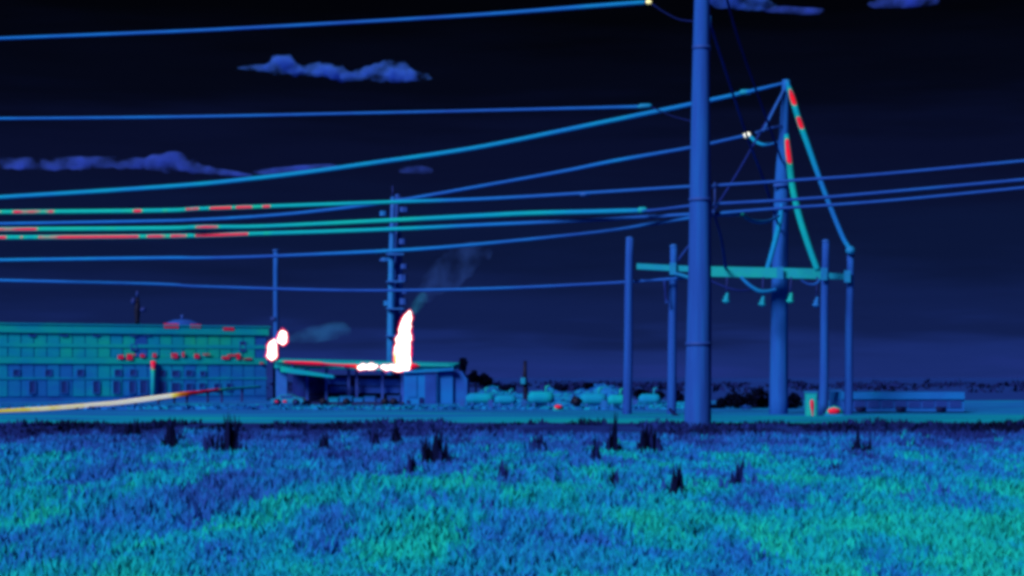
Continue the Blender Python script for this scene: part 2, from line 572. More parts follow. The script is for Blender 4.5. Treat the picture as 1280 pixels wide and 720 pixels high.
line('line climbing to the white-hot clamp beside the far pole',
     [(-260, 284, 118, 2.0, .42), (158, 277, 98, 2.0, .42), (250, 274.5, 95, 2.0, .42), (330, 270, 92, 2.1, .42), (400, 263.5, 90, 2.2, .42), (490, 252, 87, 2.3, .40), (600, 233, 83, 2.2, .37), (700, 215, 79, 2.3, .39),
      (770, 201, 77, 2.5, .46), (866, 184, 73, 2.2, .37), (930, 170, 70.3, 2.0, .38)],
     [(934, 169, 70, 4.2, 3.6, 1.05)],
     [[(938, 171, 69.9, 2.4, .54), (946, 178, 69.6, 2.3, .52), (956, 181, 69.4, 2.0, .48), (968, 179, 69.2, 1.6, .38), (978, 175, 69, 1.4, .34)]])
line('teal line with red flecks, topmost of the close bundle',
     [(-260, 267, 84, 2.8, .65), (158, 264, 71, 2.9, .65), (250, 261, 67, 2.6, .63), (340, 258, 64, 2.6, .63), (480, 253, 60, 2.4, .58), (600, 249, 57, 2.3, .42), (740, 241, 53.5, 2.2, .36),
      (866, 233, 51, 2.0, .35), (893, 232, 50.4, 2.0, .34), (1000, 225, 47.5, 2.0, .34), (1122, 216, 44.5, 2.0, .34), (1500, 180, 37, 2.0, .34), (2332, 100, 27, 2.0, .34)],
     [(732, 243, 53.7, 7, 3, .36)], red=2.2)
line('teal and red line in the middle of the bundle, with a pale clamp',
     [(-260, 288, 84, 2.7, .65), (158, 286, 71, 2.9, .66), (250, 284, 67, 2.7, .64), (330, 283, 64, 2.6, .62), (480, 276, 60, 2.8, .64), (600, 270, 57, 3.2, .55), (660, 267, 55.5, 3.2, .60),
      (740, 265, 53.5, 3.2, .52), (796, 263.5, 52, 3.0, .51), (815, 263, 51.8, 1.8, .34), (866, 257, 51, 1.8, .35), (893, 255, 50.4, 2, .35), (1000, 249, 47.5, 2, .34), (1122, 239, 44.5, 2, .34), (1500, 205, 37, 2, .34), (2332, 137, 27, 2, .34)],
     [(803, 263, 51.9, 6, 4.0, .60)], red=5.7)
line('lowest line of the close bundle, ending at a curled jumper',
     [(-260, 298, 84, 2.8, .64), (158, 296, 71, 2.9, .64), (330, 292, 64, 2.7, .63), (480, 287, 60, 2.6, .60), (600, 281.5, 57, 2.4, .46), (740, 275, 54, 2.3, .37), (866, 268, 51, 2.4, .38), (890, 268, 51, 3.0, .42), (924, 267, 53, 2.8, .50)],
     [(926, 267.5, 53, 4.5, 3.2, .68)],
     [[(929, 269, 53.1, 2.4, .55), (938, 275, 54, 2.4, .50), (950, 277.5, 56, 2.3, .48), (962, 276, 60, 2, .42), (973, 270, 66, 1.8, .38)]], red=9.1)
line('plain blue line crossing just under the bundle',
     [(-260, 329, 98, 1.9, .48), (158, 323, 80, 2.2, .46), (250, 322.5, 76, 2.0, .38), (330, 320.5, 73, 2.0, .37), (480, 314, 67, 2.4, .47), (580, 307, 63, 2.2, .43), (740, 291, 56, 2.1, .36), (820, 279, 52.5, 2.3, .38),
      (866, 272, 51, 2.6, .42), (893, 267.5, 50.5, 2.4, .40), (968, 261, 48.2, 2, .36), (1122, 250, 44.5, 2, .34), (1500, 214, 37, 2, .34), (2332, 148, 27, 2, .34)])
line('lowest and faintest line, crossing the tower and ending at a short post',
     [(-260, 345, 92, 1.8, .41), (158, 354, 83, 1.9, .41), (250, 358, 80, 1.8, .37), (440, 363, 76, 1.8, .34), (600, 361, 73, 1.9, .39), (740, 355, 70, 1.8, .35), (834, 349, 68, 1.9, .36), (866, 346, 67.9, 1.8, .35)],
     None, [[(831, 350, 68, 2.6, .24), (831.5, 362, 68, 1.8, .2), (832.5, 373, 68, 1.8, .22), (834, 379, 68, 2.2, .3)]])

# ------------------------------------------------------------------ guy wires
for lab, rows in (('dark guy wire falling from the thick pole past the white-hot clamp', [(887, 28, 50, 1.5, .29), (932, 165, 59, 1.6, .26), (955, 226, 64, 1.7, .25), (974, 285, 68.6, 1.5, .23)]),
                  ('faint guy wire falling from the top cloud to the far pole', [(899, -40, 50.3, 1.5, .21), (920, 40, 54, 1.5, .2), (945, 112, 60, 1.5, .2), (977, 200, 68.7, 1.5, .2)]),
                  ('faint guy wire slanting down from the far pole to the middle post', [(980, 112, 68.8, 1.4, .24), (950, 166, 68.8, 1.4, .22), (922, 216, 68.7, 1.5, .22), (885, 274, 68.6, 1.5, .23), (843, 332, 68.4, 1.8, .27)]),
                  ('short dark guy wire falling from the line bracket onto the crossbeam', [(893, 268, 50.2, 1.6, .27), (902, 300, 58, 1.7, .26), (907, 335, 67.4, 1.9, .28)])):
    o = wire(rows, 12, 6).build('guy_wire', M_CABLE, None, at(*rows[0][:3]))
    tag(o, lab, 'guy wire', 'guy wires about the two tall poles')

# ------------------------------------------------------------------ long two storey building at the far left
A = Vector(at(-40, 472, 104.0)); A.z = 0
B = Vector(at(333, 472, 112)); B.z = 0
dirv = (B - A).normalized(); ang = math.atan2(dirv.y, dirv.x); LEN = (B - A).length
inw = Vector((-dirv.y, dirv.x, 0))
BH = 4.3
bld = thing('site_building', 'long flat roofed two storey building of patchy panels with red flecks', 'building', A)


def onwall(pxx, py):
    """point of the facade seen at a picture position -> distance along the wall, height"""
    d = Vector(((pxx - 640) / F, 1, 0))
    # solve A + s dirv = k d
    det = dirv.x * d.y - dirv.y * d.x
    s_ = (-A.x * d.y + A.y * d.x) / det
    P = A + dirv * s_
    return s_, EYE - (py - HOR) / F * P.y, P.y


def wbox(s0, s1, z0, z1, d0, d1, heat, mb=None):
    """box on the facade; d = distance in front of the wall face (negative is inside)"""
    c = A + dirv * (s0 + s1) / 2 - inw * (d0 + d1) / 2
    c.z = (z0 + z1) / 2
    return (mb or MB()).box(c, (abs(s1 - s0), abs(d1 - d0), abs(z1 - z0)), heat, ang)


part(wbox(0, LEN, -.3, BH, -4.5, 0, .42), 'wall', M_WALL, bld)
# cladding panels: two storeys, each its own piece with joints
NC = 24
zs = [(.3, 2.2), (2.62, 4.0)]
for row, (z0, z1) in enumerate(zs):
    for k in range(NC):
        s0 = LEN * k / NC + .035; s1 = LEN * (k + 1) / NC - .035
        u = k / NC
        h = (.515 if row == 0 else .58) + random.uniform(-.06, .06)
        if row == 1 and 12 <= k <= 21: h += .05
        if row == 1 and k in (13, 23): h = .40
        if row == 0 and k > 18: h = .47 + random.uniform(-.03, .02)
        part(wbox(s0, s1, z0, z1, -.02, .035 + random.uniform(0, .02), h), 'panel', M_WALL, bld)
part(wbox(0, LEN, 2.22, 2.60, -.02, .12, .62), 'ledge', M_WALL, bld)
part(wbox(0, LEN, 3.18, 3.40, -.02, .085, .60), 'string_course', M_WALL, bld)
part(wbox(0, LEN, 1.30, 1.42, -.02, .085, .545), 'string_course', M_WALL, bld)
part(wbox(-.1, LEN + .1, 4.02, 4.50, -.25, .16, .60), 'parapet', M_WALL, bld)
part(wbox(-.2, LEN + .2, 4.50, 4.58, -4.7, .22, .57), 'roof', M_WALL, bld)
# hot pieces on parapet and ledge
for (x0, x1, y0, y1, h) in ((204, 222, 404.5, 410, .80), (237, 250, 405.5, 409.5, .775), (278, 291, 409.5, 413, .775)):
    s0, z0, Dq = onwall(x0, y1); s1, z1, _ = onwall(x1, y0)
    part(wbox(s0, s1, z0, z1, .14, .20, h), 'hot_plate', M_STEEL, bld)
for (x, y, w, hh, h) in ((150, 446, 8, 6, .78), (161, 446, 8, 8, .80), (167, 443.5, 4, 3, .77), (177, 444.5, 6, 5, .78), (192, 444, 5, 6, .78), (217, 444.5, 9, 7, .79), (228, 443, 3, 7, .77),
                         (245, 445, 7, 6, .79), (257, 443, 10, 3, .76), (281, 447, 11, 4, .79), (289, 444, 14, 3, .78), (297, 445.5, 5, 8, .79), (308, 448.5, 13, 2.4, .77), (326, 454, 5, 3, .76)):
    s0, z0, Dq = onwall(x - w / 2, y + hh / 2); s1, z1, _ = onwall(x + w / 2, y - hh / 2)
    sh_ = (s1 - s0) * .1
    m = wbox(s0 + sh_, s1 - sh_, z0 + .02, z1 - .03, .125, .22, h - .012)
    part(m, 'hot_valve', M_STEEL, bld)
# windows
for (x, y, w, hh) in ((167, 415, 7, 9), (184, 415, 7, 8), (167, 434, 6, 6), (303, 433, 6, 11), (147, 466, 7, 7), (166, 466, 7, 7), (100, 466, 7, 7), (60, 466, 7, 7), (20, 466, 7, 7), (120, 484, 7, 14), (80, 484, 7, 14), (40, 484, 7, 14), (120, 415, 7, 9), (80, 415, 7, 9), (40, 415, 7, 9),
                      (202, 467, 7, 7), (219, 467, 8, 7), (236, 466.5, 7, 6), (253, 467, 5, 5), (145, 484, 7, 14), (165, 484, 7, 14), (179, 484, 8, 16), (202, 484, 8, 13), (219, 484.5, 9, 11), (236, 484, 7, 8), (252, 482.5, 6, 6),
                      (271, 484, 6, 8), (286, 484, 6, 8)):
    s0, z0, Dq = onwall(x - w / 2, y + hh / 2); s1, z1, _ = onwall(x + w / 2, y - hh / 2)
    f = .05
    mb = MB()
    wbox(s0 - f, s0, z0 - f, z1 + f, .03, .10, .40, mb); wbox(s1, s1 + f, z0 - f, z1 + f, .03, .10, .40, mb)
    wbox(s0, s1, z1, z1 + f, .03, .10, .40, mb); wbox(s0, s1, z0 - f, z0, .03, .12, .42, mb)
    wn = part(mb, 'window', M_STEEL, bld)
    wbox(s0, s1, z0, z1, .03, .06, .25).build('pane', M_GLASS, wn, ORIG[wn.name])
# warm downpipe
s0, z0, Dq = onwall(190, 499); s1, z1, _ = onwall(190, 446)
p0 = A + dirv * s0 - inw * .28; p1 = p0.copy(); p0.z = .05; p1.z = 2.4; pm = p0.lerp(p1, .66); pm2 = p0.lerp(p1, .8)
part(MB().tube([p0, pm, pm2, p1], [.15, .15, .15, .15], [.60, .62, .73, .80], 12), 'downpipe', M_STEEL, bld)
# roof vane on top of the building
p = A + dirv * onwall(178, 400)[0] + inw * 1.2; p.z = 4.56
rv = thing('roof_vane', 'small dark vane with two pale cups on the building roof', 'wind vane', p)
part(MB().tube([p, p + Vector((0, 0, .25)), p + Vector((0, 0, .95)), p + Vector((.02, 0, 1.9))], [.16, .13, .2, .05], .06, 8), 'stem', M_STEEL, rv)
part(MB().blob(p + Vector((-.2, -.1, 1.45)), (.17, .15, .22), .24), 'cup', M_STEEL, rv)
part(MB().blob(p + Vector((.38, -.1, .95)), (.2, .15, .16), .22), 'cup', M_STEEL, rv)
part(MB().blob(p + Vector((.02, -.05, 1.9)), (.1, .1, .2), .24), 'cup', M_STEEL, rv)
part(MB().tube([p + Vector((-.2, -.1, 1.4)), p + Vector((0, 0, 1.2)), p + Vector((.38, -.1, .95))], .03, .12, 6), 'arm', M_STEEL, rv)
# domed tank behind the roof
p = at(228, 472, 124); p.z = 0
tk = thing('storage_tank', 'pale dome of a tank showing over the building roof', 'tank', p)
prof = [(0, 1.75), (3.9, 1.75), (4.6, 1.62), (5.1, 1.2), (5.35, .6), (5.42, .05)]
part(MB().tube([p + Vector((0, 0, z)) for z, _ in prof], [r for _, r in prof], .275, 24), 'shell', M_WALL, tk)
part(MB().tube([p + Vector((0, 0, 5.38)), p + Vector((0, 0, 5.7))], .12, .27, 10), 'vent', M_STEEL, tk)

# ------------------------------------------------------------------ white-hot slanting pipe before the building
rows = [(-30, 516, 70, 2.4, .93), (60, 510.5, 76, 2.5, .97), (130, 505, 84, 2.6, .99), (160, 501.8, 89, 2.7, 1.0), (185, 498.5, 93, 2.8, 1.0), (205, 495.8, 96, 2.6, 1.0), (219, 494, 97.2, 2.5, .94), (230, 492.5, 98.2, 2.6, .87), (250, 490.5, 99.5, 2.1, .80),
        (268, 488, 101, 2.0, .765), (280, 487, 102, 1.8, .70), (300, 485.3, 104, 1.7, .62), (325, 483.5, 106, 1.7, .60)]
def glowing(m):
    t = m.node_tree
    q = t.nodes.new('ShaderNodeMapRange'); q.inputs['From Min'].default_value = .84; q.inputs['From Max'].default_value = .97; q.inputs['To Max'].default_value = .5
    t.links.new(t.nodes['Math.001'].outputs[0], q.inputs[0])
    b_ = t.nodes['Principled BSDF']
    t.links.new(t.nodes['Color Ramp'].outputs[0], b_.inputs['Emission Color']); t.links.new(q.outputs[0], b_.inputs['Emission Strength'])
    return m


P, R, H = wire_rows(rows, 10)
hp = thing('hot_pipe', 'slanting pipe glowing white then red then teal in front of the building', 'pipe', (P[0].x, P[0].y, 0))
part(MB().tube(P, R, H, 10), 'pipe_run', glowing(thermal('hot_metal', .03, (1.5, 1, 1), rough=.6)), hp)
for q in range(20, len(P), 13):
    g = P[q]
    part(MB().box((g.x, g.y + .04, g.z / 2 - .1), (.12, .12, g.z - .02 + .1), .2), 'support', M_STEEL, hp)

# ------------------------------------------------------------------ open shed with a flat roof
D5 = 100.0
sh = thing('open_shed', 'low open fronted shed with a flat teal roof, under the tall flame', 'shed', ground_pt(430, D5))
x0, x1 = at(348, 0, D5).x, at(566, 0, D5).x
def zat(py, D): return EYE - (py - HOR) / F * D
roof = MB()
vs = []
for (pxx, ya, yb, D) in ((343, 452, 460, D5 - .6), (566, 457, 465, D5 - .6), (575, 453.5, 458.5, D5 + 8), (352, 448, 454, D5 + 8)):
    vs += [at(pxx, ya, D), at(pxx, yb, D)]
roof.add(vs, [(0, 1, 3, 2), (2, 3, 5, 4), (4, 5, 7, 6), (6, 7, 1, 0), (0, 2, 4, 6), (1, 7, 5, 3)], .60)
part(roof, 'roof', M_WALL, sh)
part(bar(at(350, 452, D5 - .75), at(562, 457, D5 - .75), px(1.2, D5), .06, .64), 'gutter', M_STEEL, sh)
# back wall, dark bays and posts
part(MB().box(((x0 + x1) / 2, D5 + 6.5, .78), (x1 - x0, .2, 1.56), .24), 'back_wall', M_WALL, sh)
for (pxx, w, h) in ((352, 14, .40), (384, 3.2, .30), (408, 3, .3), (436, 3.2, .25), (446, 3.2, .25), (478, 3, .28), (503, 4, .34)):
    p = at(pxx, 0, D5 + .1)
    zt = zat(452 + (pxx - 343) * 5 / 223 + 8, D5)
    part(MB().box((p.x, p.y, zt / 2), (px(w, D5), .25, zt + .0), h), 'post', M_STEEL, sh)
for (xa, xb, y, h) in ((410, 434, 476.5, .33), (449, 500, 478, .34), (412, 500, 487, .30)):
    part(bar(at(xa, y, D5 + .6), at(xb, y + .4, D5 + .6), px(4, D5), .05, h), 'rail_board', M_WALL, sh)
for (pxx, w, hh, h) in ((398, 40, 1.0, .17), (460, 30, .9, .16), (492, 18, 1.0, .14)):
    p = at(pxx, 0, D5 + 3)
    t_ = thing('process_skid', {398: 'dark skid at the end of the shed nearest the building', 460: 'dark skid in the middle of the shed, under the pipe', 492: 'dark narrow skid in the shed beside the solid block'}[pxx], 'machine', (p.x, p.y, 0), 'dark skids inside the shed')
    part(MB().box((p.x, p.y, .15), (px(w, D5), 1.6, .3), h), 'base_frame', M_STEEL, t_)
    part(MB().tube([(p.x - px(w * .42, D5), p.y, .3 + hh * .45), (p.x + px(w * .42, D5), p.y, .3 + hh * .45)], hh * .42, h + .03, 14), 'vessel', M_STEEL, t_)
    part(MB().tube([(p.x, p.y - .1, .3 + hh * .8), (p.x, p.y - .1, .3 + hh * 1.1)], .09, h, 8), 'nozzle', M_STEEL, t_)
# sloped teal canopy at the left end of the shed
part(bar(at(352, 461.5, D5 - 1.0), at(418, 471, D5 - 1.0), (px(3.4, D5), px(1.6, D5)), .5, (.63, .57)), 'canopy', M_WALL, sh)

# solid block at the right end
pr = thing('plant_block', 'blue windowless block at the end of the shed, beside the berm', 'building', ground_pt(540, 97))
def blk(xa, xb, ya, yb, D, dep, h, nm):
    a, b2 = at(xa, ya, D), at(xb, yb, D)
    return part(MB().box(((a.x + b2.x) / 2, D + dep / 2, (max(a.z, 0) + b2.z) / 2 - .05), (b2.x - a.x, dep, a.z - b2.z + .1), h), nm, M_WALL, pr)
blk(505, 547, 466, 510, 97, 6, .455, 'wall')
blk(547.4, 566, 463, 510, 97.2, 6, .42, 'wall')
a = [at(566.3, 462, 97.4), at(577, 464, 97.4), at(584, 474, 97.4), at(584, 508, 97.4), at(566.3, 508, 97.4)]
part(MB().add(a + [q + Vector((0, 5, 0)) for q in a], [(4, 3, 2, 1, 0), (5, 6, 7, 8, 9)] + [(i, (i + 1) % 5, 5 + (i + 1) % 5, 5 + i) for i in range(5)], .36), 'wall', M_WALL, pr)
blk(531, 545, 468, 503, 96.93, .06, .31, 'door')
blk(524, 529, 497, 506, 96.92, .07, .17, 'grille')
blk(509, 521, 470, 494, 96.94, .05, .44, 'panel')
blk(508.5, 512, 500, 508, 96.93, .06, .2, 'grille')
part(bar(at(504, 465, 97), at(567, 461.5, 97), px(1.6, 97), .2, .52), 'coping', M_WALL, pr)

# hot pipe along the roof edge with white-hot burners
rows = [(348, 451.5, 99.1, 1.0, .70), (362, 453, 99.1, 1.7, .775), (380, 454, 99.1, 2.3, .79), (398, 454.8, 99.1, 2.3, .79), (408, 455.5, 99.1, 1.5, .765), (425, 456.6, 99.1, 1.5, .775), (440, 457.6, 99.1, 2.2, .80), (446, 458.2, 99.1, 2.8, .86)]
P, R, H = wire_rows(rows, 8)
rp_ = thing('roof_pipe', 'thin red hot pipe along the shed roof edge leading to the flame', 'pipe', (P[0].x, P[0].y, P[0].z))
M_HOT = MATS['hot_metal']
part(MB().tube(P, R, H, 8), 'pipe_run', M_HOT, rp_)
part(MB().tube([at(508, 459.5, 99.1), at(516, 458, 99.1), at(525, 457.6, 99.1)], [px(4.5, 99), px(4, 99), px(1, 99)], .79, 8), 'pipe_end', M_HOT, rp_)
for k in range(3):
    pxx = (366, 404, 432)[k]
    part(MB().box(at(pxx, 456.8 + k * .7, 99.25), (.08, .2, px(5, 99)), .3), 'saddle', M_STEEL, rp_)


def flame(label, path, cat='flame', grow=2.0, name='flame', seg=20, mant=1.1):
    """path rows: px, py, D, radius px"""
    base = at(*path[0][:3])
    def skin(extra):
        s = spline([(p[0], p[1], p[2], p[3]) for p in path], 5)
        pts, rad = [], []
        for k, q in enumerate(s):
            pts.append(at(q[0], q[1], q[2]))
            j = 1 + .16 * mnoise.noise(Vector((k * .8, q[3] * .2, 3.3)))
            pts[-1].x += px(q[3] * .16 * mnoise.noise(Vector((k * .9, 7.7, 1.3))), q[2])
            rad.append(px(max(q[3] * j + extra, .15), q[2]))
        if extra:
            d0 = (pts[0] - pts[1]).normalized() * px(extra, path[0][2]); d1 = (pts[-1] - pts[-2]).normalized() * px(extra * 1.6, path[0][2])
            pts = [pts[0] + d0] + pts + [pts[-1] + d1]
            rad = [rad[0] * .4] + rad + [.02]
        mbf = MB().tube(pts, rad, 1.0, seg)
        cxs = [(p.x, p.y) for p in pts]
        for i, v in enumerate(mbf.v):
            c_ = cxs[i // seg]
            q = Vector(v)
            k = 1 + .30 * mnoise.noise(q * 2.3 + Vector((0, 5, 0))) + .16 * mnoise.noise(q * 6.0)
            mbf.v[i] = (c_[0] + (v[0] - c_[0]) * k, c_[1] + (v[1] - c_[1]) * k, v[2] + .10 * mnoise.noise(q * 4.0))
        return mbf
    o = skin(0).build(name, M_FLAME, None, base)
    tag(o, label, cat, 'white hot gas flames')
    skin(grow).build('mantle', M_MANTLE, o, ORIG[o.name])
    return o


def glow_skin(name, col, strength):
    m = emissive(name, col, strength)
    t = m.node_tree
    a = t.nodes.new('ShaderNodeAddShader'); tr_ = t.nodes.new('ShaderNodeBsdfTransparent')
    t.links.new(t.nodes['Emission'].outputs[0], a.inputs[0]); t.links.new(tr_.outputs[0], a.inputs[1])
    t.links.new(a.outputs[0], t.nodes['Material Output'].inputs['Surface'])
    return m


M_MANTLE = glow_skin('flame_mantle', (1, .0, .012), .42)
flame('tall white flame standing on the shed roof edge before the tower', [(505, 463, 99, 6.5), (505, 457, 99, 9.0), (504, 448, 99, 9.4), (503.5, 438, 99, 9.3), (504, 425, 99, 8.6), (505.5, 414, 99, 7.2), (507.5, 404, 99, 5.6), (510, 396, 99, 4.2), (512, 389, 99, 1.4)])
fl = bpy.data.objects['flame']
tg = MB().tube([at(495.5, 455, 98.9), at(495, 448, 98.9), at(495.3, 440, 98.9), at(497, 433, 98.9)], [px(1, 99), px(2.2, 99), px(2.0, 99), px(.4, 99)], 1.0, 10)
tg.build('tongue', emissive('flame_tongue', (1, .72, .05), 1.1), fl, ORIG[fl.name])
flame('small upright white flame at the foot of the slim pole', [(340, 450, 99, 1.6), (339.8, 446, 99, 5.2), (340, 440, 99, 5.6), (340.6, 433, 99, 5.0), (341.6, 428, 99, 3.6), (342.5, 424.5, 99, 1.2)], grow=1.9)
flame('small round white flame blown off beside the slim pole', [(351, 429, 98.8, 2.0), (352.2, 427, 98.8, 5.2), (353.4, 422, 98.8, 6.0), (353.8, 417, 98.8, 4.6), (353.6, 413.6, 98.8, 1.8)], grow=1.9)
flame('flat white burner glow lying on the pipe, apart from the tall flame', [(447, 459.6, 99, 1.2), (452, 459.2, 99, 2.6), (460, 458.5, 99, 3.0), (467, 458.4, 99, 2.4), (472, 458.8, 99, 1.0)], grow=1.6, name='burner_flame')
flame('flat white burner glow running into the foot of the tall flame', [(476, 459.4, 98.9, 1.4), (482, 459.4, 98.9, 3.0), (490, 459.6, 98.9, 3.2), (498, 460, 98.9, 3.4), (504, 460, 98.9, 3.2)], grow=1.6, name='burner_flame')


def puffs(name, label, cat, rows, mat, kind=None, group=None, voxel=None, amp=.3):
    """a chain of lumps merged into one skin; rows px, py, D, rx, rz in px, depth ratio"""
    mb = MB()
    fine = [tuple(q) for q in spline(rows, 3)] if len(rows) < 12 else list(rows)
    if rows[0][2] > 1000:      # ragged rims of small billows
        for (x, y, D, rx, rz, dr) in list(fine):
            for _ in range(3):
                k = random.uniform(.25, .5)
                a_ = random.uniform(0, 2 * math.pi)
                fine.append((x + math.cos(a_) * rx * .85, y + math.sin(a_) * rz * .8, D + random.uniform(-.3, .3) * px(rx, D) * dr, rz * k * 1.5, rz * k, 1))
    for (x, y, D, rx, rz, dr) in fine:
        mb.blob(at(x, y, D), (px(rx, D), px(rx, D) * dr, px(rz, D)), .3, amp, (16, 12), 1.6)
    x, y, D = rows[0][:3]
    o = mb.build(name, mat, None, at(x, y, D))
    tag(o, label, cat, group, kind)
    md = o.modifiers.new('merge', 'REMESH'); md.mode = 'VOXEL'; md.voxel_size = voxel or px(1.6, D)
    ms = o.modifiers.new('soften', 'SMOOTH'); ms.iterations = 3
    return o


M_SMOKE = vapour('warm_smoke', (.06, .6, .85), .40, grain=1.1)
M_SMOKE2 = vapour('cool_smoke', (.12, .3, 1.0), .09, grain=.8)
puffs('smoke', 'short teal smoke wisp trailing from the tall flame', 'smoke', [(517, 387, 99, 7, 6, 1), (523, 380, 99, 8, 7, 1), (529, 372, 99, 7, 7, 1)], M_SMOKE, group='smoke off the flames')
puffs('smoke', 'faint blue smoke drifting up behind the lowest line', 'smoke', [(530, 370, 99.5, 12, 9, 1), (542, 358, 99.5, 18, 13, 1), (556, 346, 99.5, 24, 17, 1), (572, 330, 99.5, 26, 18, 1), (592, 316, 99.5, 24, 14, 1)], M_SMOKE2, group='smoke off the flames')
puffs('smoke', 'flat teal smoke streak beside the small round flame', 'smoke', [(361, 424, 99, 8, 4, 1), (370, 423, 99, 12, 5, 1), (382, 420, 99, 16, 9, 1), (400, 417, 99, 20, 11, 1), (420, 413, 99, 20, 11, 1)], vapour('streak_smoke', (.08, .45, .95), .11, grain=.8), group='smoke off the flames')

# ------------------------------------------------------------------ tower behind the flame, slim pole by the building
D6 = 128.0
tw = thing('vent_tower', 'tall slender tower with lumpy brackets rising behind the tall flame', 'tower', ground_pt(491, D6))
q0 = ground_pt(490, D6)
part(MB().tube([ground_pt(488, D6), at(488.5, 420, D6), at(489.5, 320, D6), at(491, 262, D6), at(491, 246, D6)], [px(5.2, D6), px(4.8, D6), px(3.8, D6), px(3.2, D6), px(2.6, D6)], [.46, .47, .46, .37, .36], 14), 'riser', M_STEEL, tw)
part(MB().tube([ground_pt(499, D6 + .8), at(498.5, 400, D6 + .8), at(498, 320, D6 + .8), at(497, 243, D6 + .8)], [px(7.0, D6), px(6, D6), px(4.6, D6), px(2.8, D6)], [.37, .36, .33, .31], 14), 'riser', M_STEEL, tw, 'cooler purple riser behind')
part(MB().tube([at(491, 246, D6), at(490.5, 232, D6)], [px(1.0, D6), px(.6, D6)], .22, 8), 'tip_rod', M_STEEL, tw)
for (x, y, rx, rz, h) in ((503, 302, 4, 4.5, .31), (505, 333, 4, 4, .31), (503, 348, 5, 6, .33), (506, 364, 3.5, 4, .32), (504, 377, 4, 5, .34), (482, 324.5, 5, 3, .42), (478, 325, 3, 2, .36), (484, 379, 4, 4, .46), (479, 267, 4, 4, .45), (502, 250, 4, 3.4, .31), (505, 262, 5, 4, .32)):
    part(MB().box(at(x, y, D6 + .2), (px(rx * 2, D6), .5, px(rz * 1.5, D6)), h, .3, .12), 'bracket', M_STEEL, tw)
for yy in (285, 318, 352, 386, 420):
    part(bar(at(483, yy, D6 - .3), at(505, yy, D6 - .3), px(1.0, D6), .3, .40), 'platform', M_STEEL, tw)

D7 = 118.0
sp_ = thing('slim_pole', 'slim blue pole standing behind the two small flames', 'pole', ground_pt(345, D7))
part(shaft(at(345, 313, D7), ground_pt(345, D7) - Vector((0, 0, .3)), px(3.1, D7), px(3.9, D7), .37, 8, 14), 'shaft', M_POLE, sp_)
part(MB().tube([at(345, 314.5, D7), at(345, 312, D7)], px(4.1, D7), .36, 14), 'cap', M_STEEL, sp_)
part(MB().box(at(341, 398, D7 - .2), (px(5, D7), .2, px(4, D7)), .28), 'junction_box', M_STEEL, sp_)

# ------------------------------------------------------------------ trailer and car before the shed
D8 = 91.0
tr = thing('flatbed_trailer', 'flat trailer with a row of pale crates in front of the shed', 'trailer', ground_pt(445, D8))
part(bar(at(392, 504, D8), at(504, 504.5, D8), px(1.6, D8), 1.0, .16), 'deck', M_STEEL, tr)
for (pxx,) in ((404,), (433,), (481,), (492,)):
    w = part(MB().tube([at(pxx, 503, D8 - 1.05) * 1, at(pxx, 503, D8 - 1.05) + Vector((0, .25, 0))], .01, .1, 4), 'axle', M_STEEL, tr)
    c = ground_pt(pxx, D8 - 1.0); c.z = .19
    MB().tube([c + Vector((0, -.12, 0)), c + Vector((0, .12, 0))], .19, .05, 14).build('tyre', M_STEEL, w, ORIG[w.name])
GC = 'pale crates on the trailer'
for k, (xa, xb, y, h) in enumerate(((412, 424, 498, .47), (425.5, 441, 496.5, .43), (443, 455, 498.5, .46), (456.5, 470, 496.5, .42), (471.5, 483, 499, .36), (485, 501, 495.5, .29))):
    a, b2 = at(xa, y, D8 - .3), at(xb, 502.3, D8 - .3)
    o = thing('crate', ('first pale crate from the car end of the trailer', 'second crate from the car end of the trailer', 'third crate from the car end of the trailer', 'fourth crate along the trailer', 'fifth crate along the trailer, rather low', 'last and darkest crate on the trailer, by the block')[k],
              'crate', ((a.x + b2.x) / 2, D8 - .3, b2.z), GC)
    part(MB().box(((a.x + b2.x) / 2, D8 - .1, (a.z + b2.z) / 2), (b2.x - a.x, 1.2, a.z - b2.z), h, 0, .03), 'body', M_WALL, o)
    part(MB().box(((a.x + b2.x) / 2, D8 - .1, a.z + .02), (b2.x - a.x + .05, 1.25, .04), h + .03, 0, .03), 'lid', M_WALL, o)

cr = thing('parked_car', 'low teal car with two small red lamps parked by the trailer', 'car', ground_pt(358, D8))
pf = [(338, 503.5), (338.5, 499), (345, 497.6), (350, 493.5), (362, 493), (369, 496.5), (378, 498.5), (380, 503.5)]
a = [at(x, y, D8 - .6) for x, y in pf]
n = len(a)
part(MB().add(a + [q + Vector((0, 1.5, 0)) for q in a], [tuple(range(n))[::-1], tuple(range(n, 2 * n))] + [(i, (i + 1) % n, n + (i + 1) % n, n + i) for i in range(n)], .52), 'body', M_STEEL, cr)
for (xa, xb, ya, yb) in ((350.5, 356, 494.5, 497.3), (357, 365.5, 494.3, 497.2)):
    p0, p1 = at(xa, yb, D8 - .62), at(xb, ya, D8 - .62)
    part(MB().box(((p0.x + p1.x) / 2, p0.y, (p0.z + p1.z) / 2), (p1.x - p0.x, .02, p1.z - p0.z), .3), 'window', M_GLASS, cr)
for x in (346, 356):
    part(MB().blob(at(x, 502, D8 - .63), (px(2.8, D8), .05, px(1.6, D8)), .79, .05, (10, 6)), 'lamp', M_STEEL, cr)
for x in (347, 370):
    c = ground_pt(x, D8 - .55); c.z = .17
    w = part(MB().tube([c + Vector((0, -.1, 0)), c + Vector((0, .1, 0))], .17, .06, 14), 'wheel', M_STEEL, cr)
    MB().tube([c + Vector((0, -.115, 0)), c + Vector((0, -.1, 0))], .09, .25, 10).build('rim', M_STEEL, w, ORIG[w.name])
p = ground_pt(388, D8 - .3)
bo = thing('rubble_heap', 'low black heap between the car and the trailer', 'heap', p)
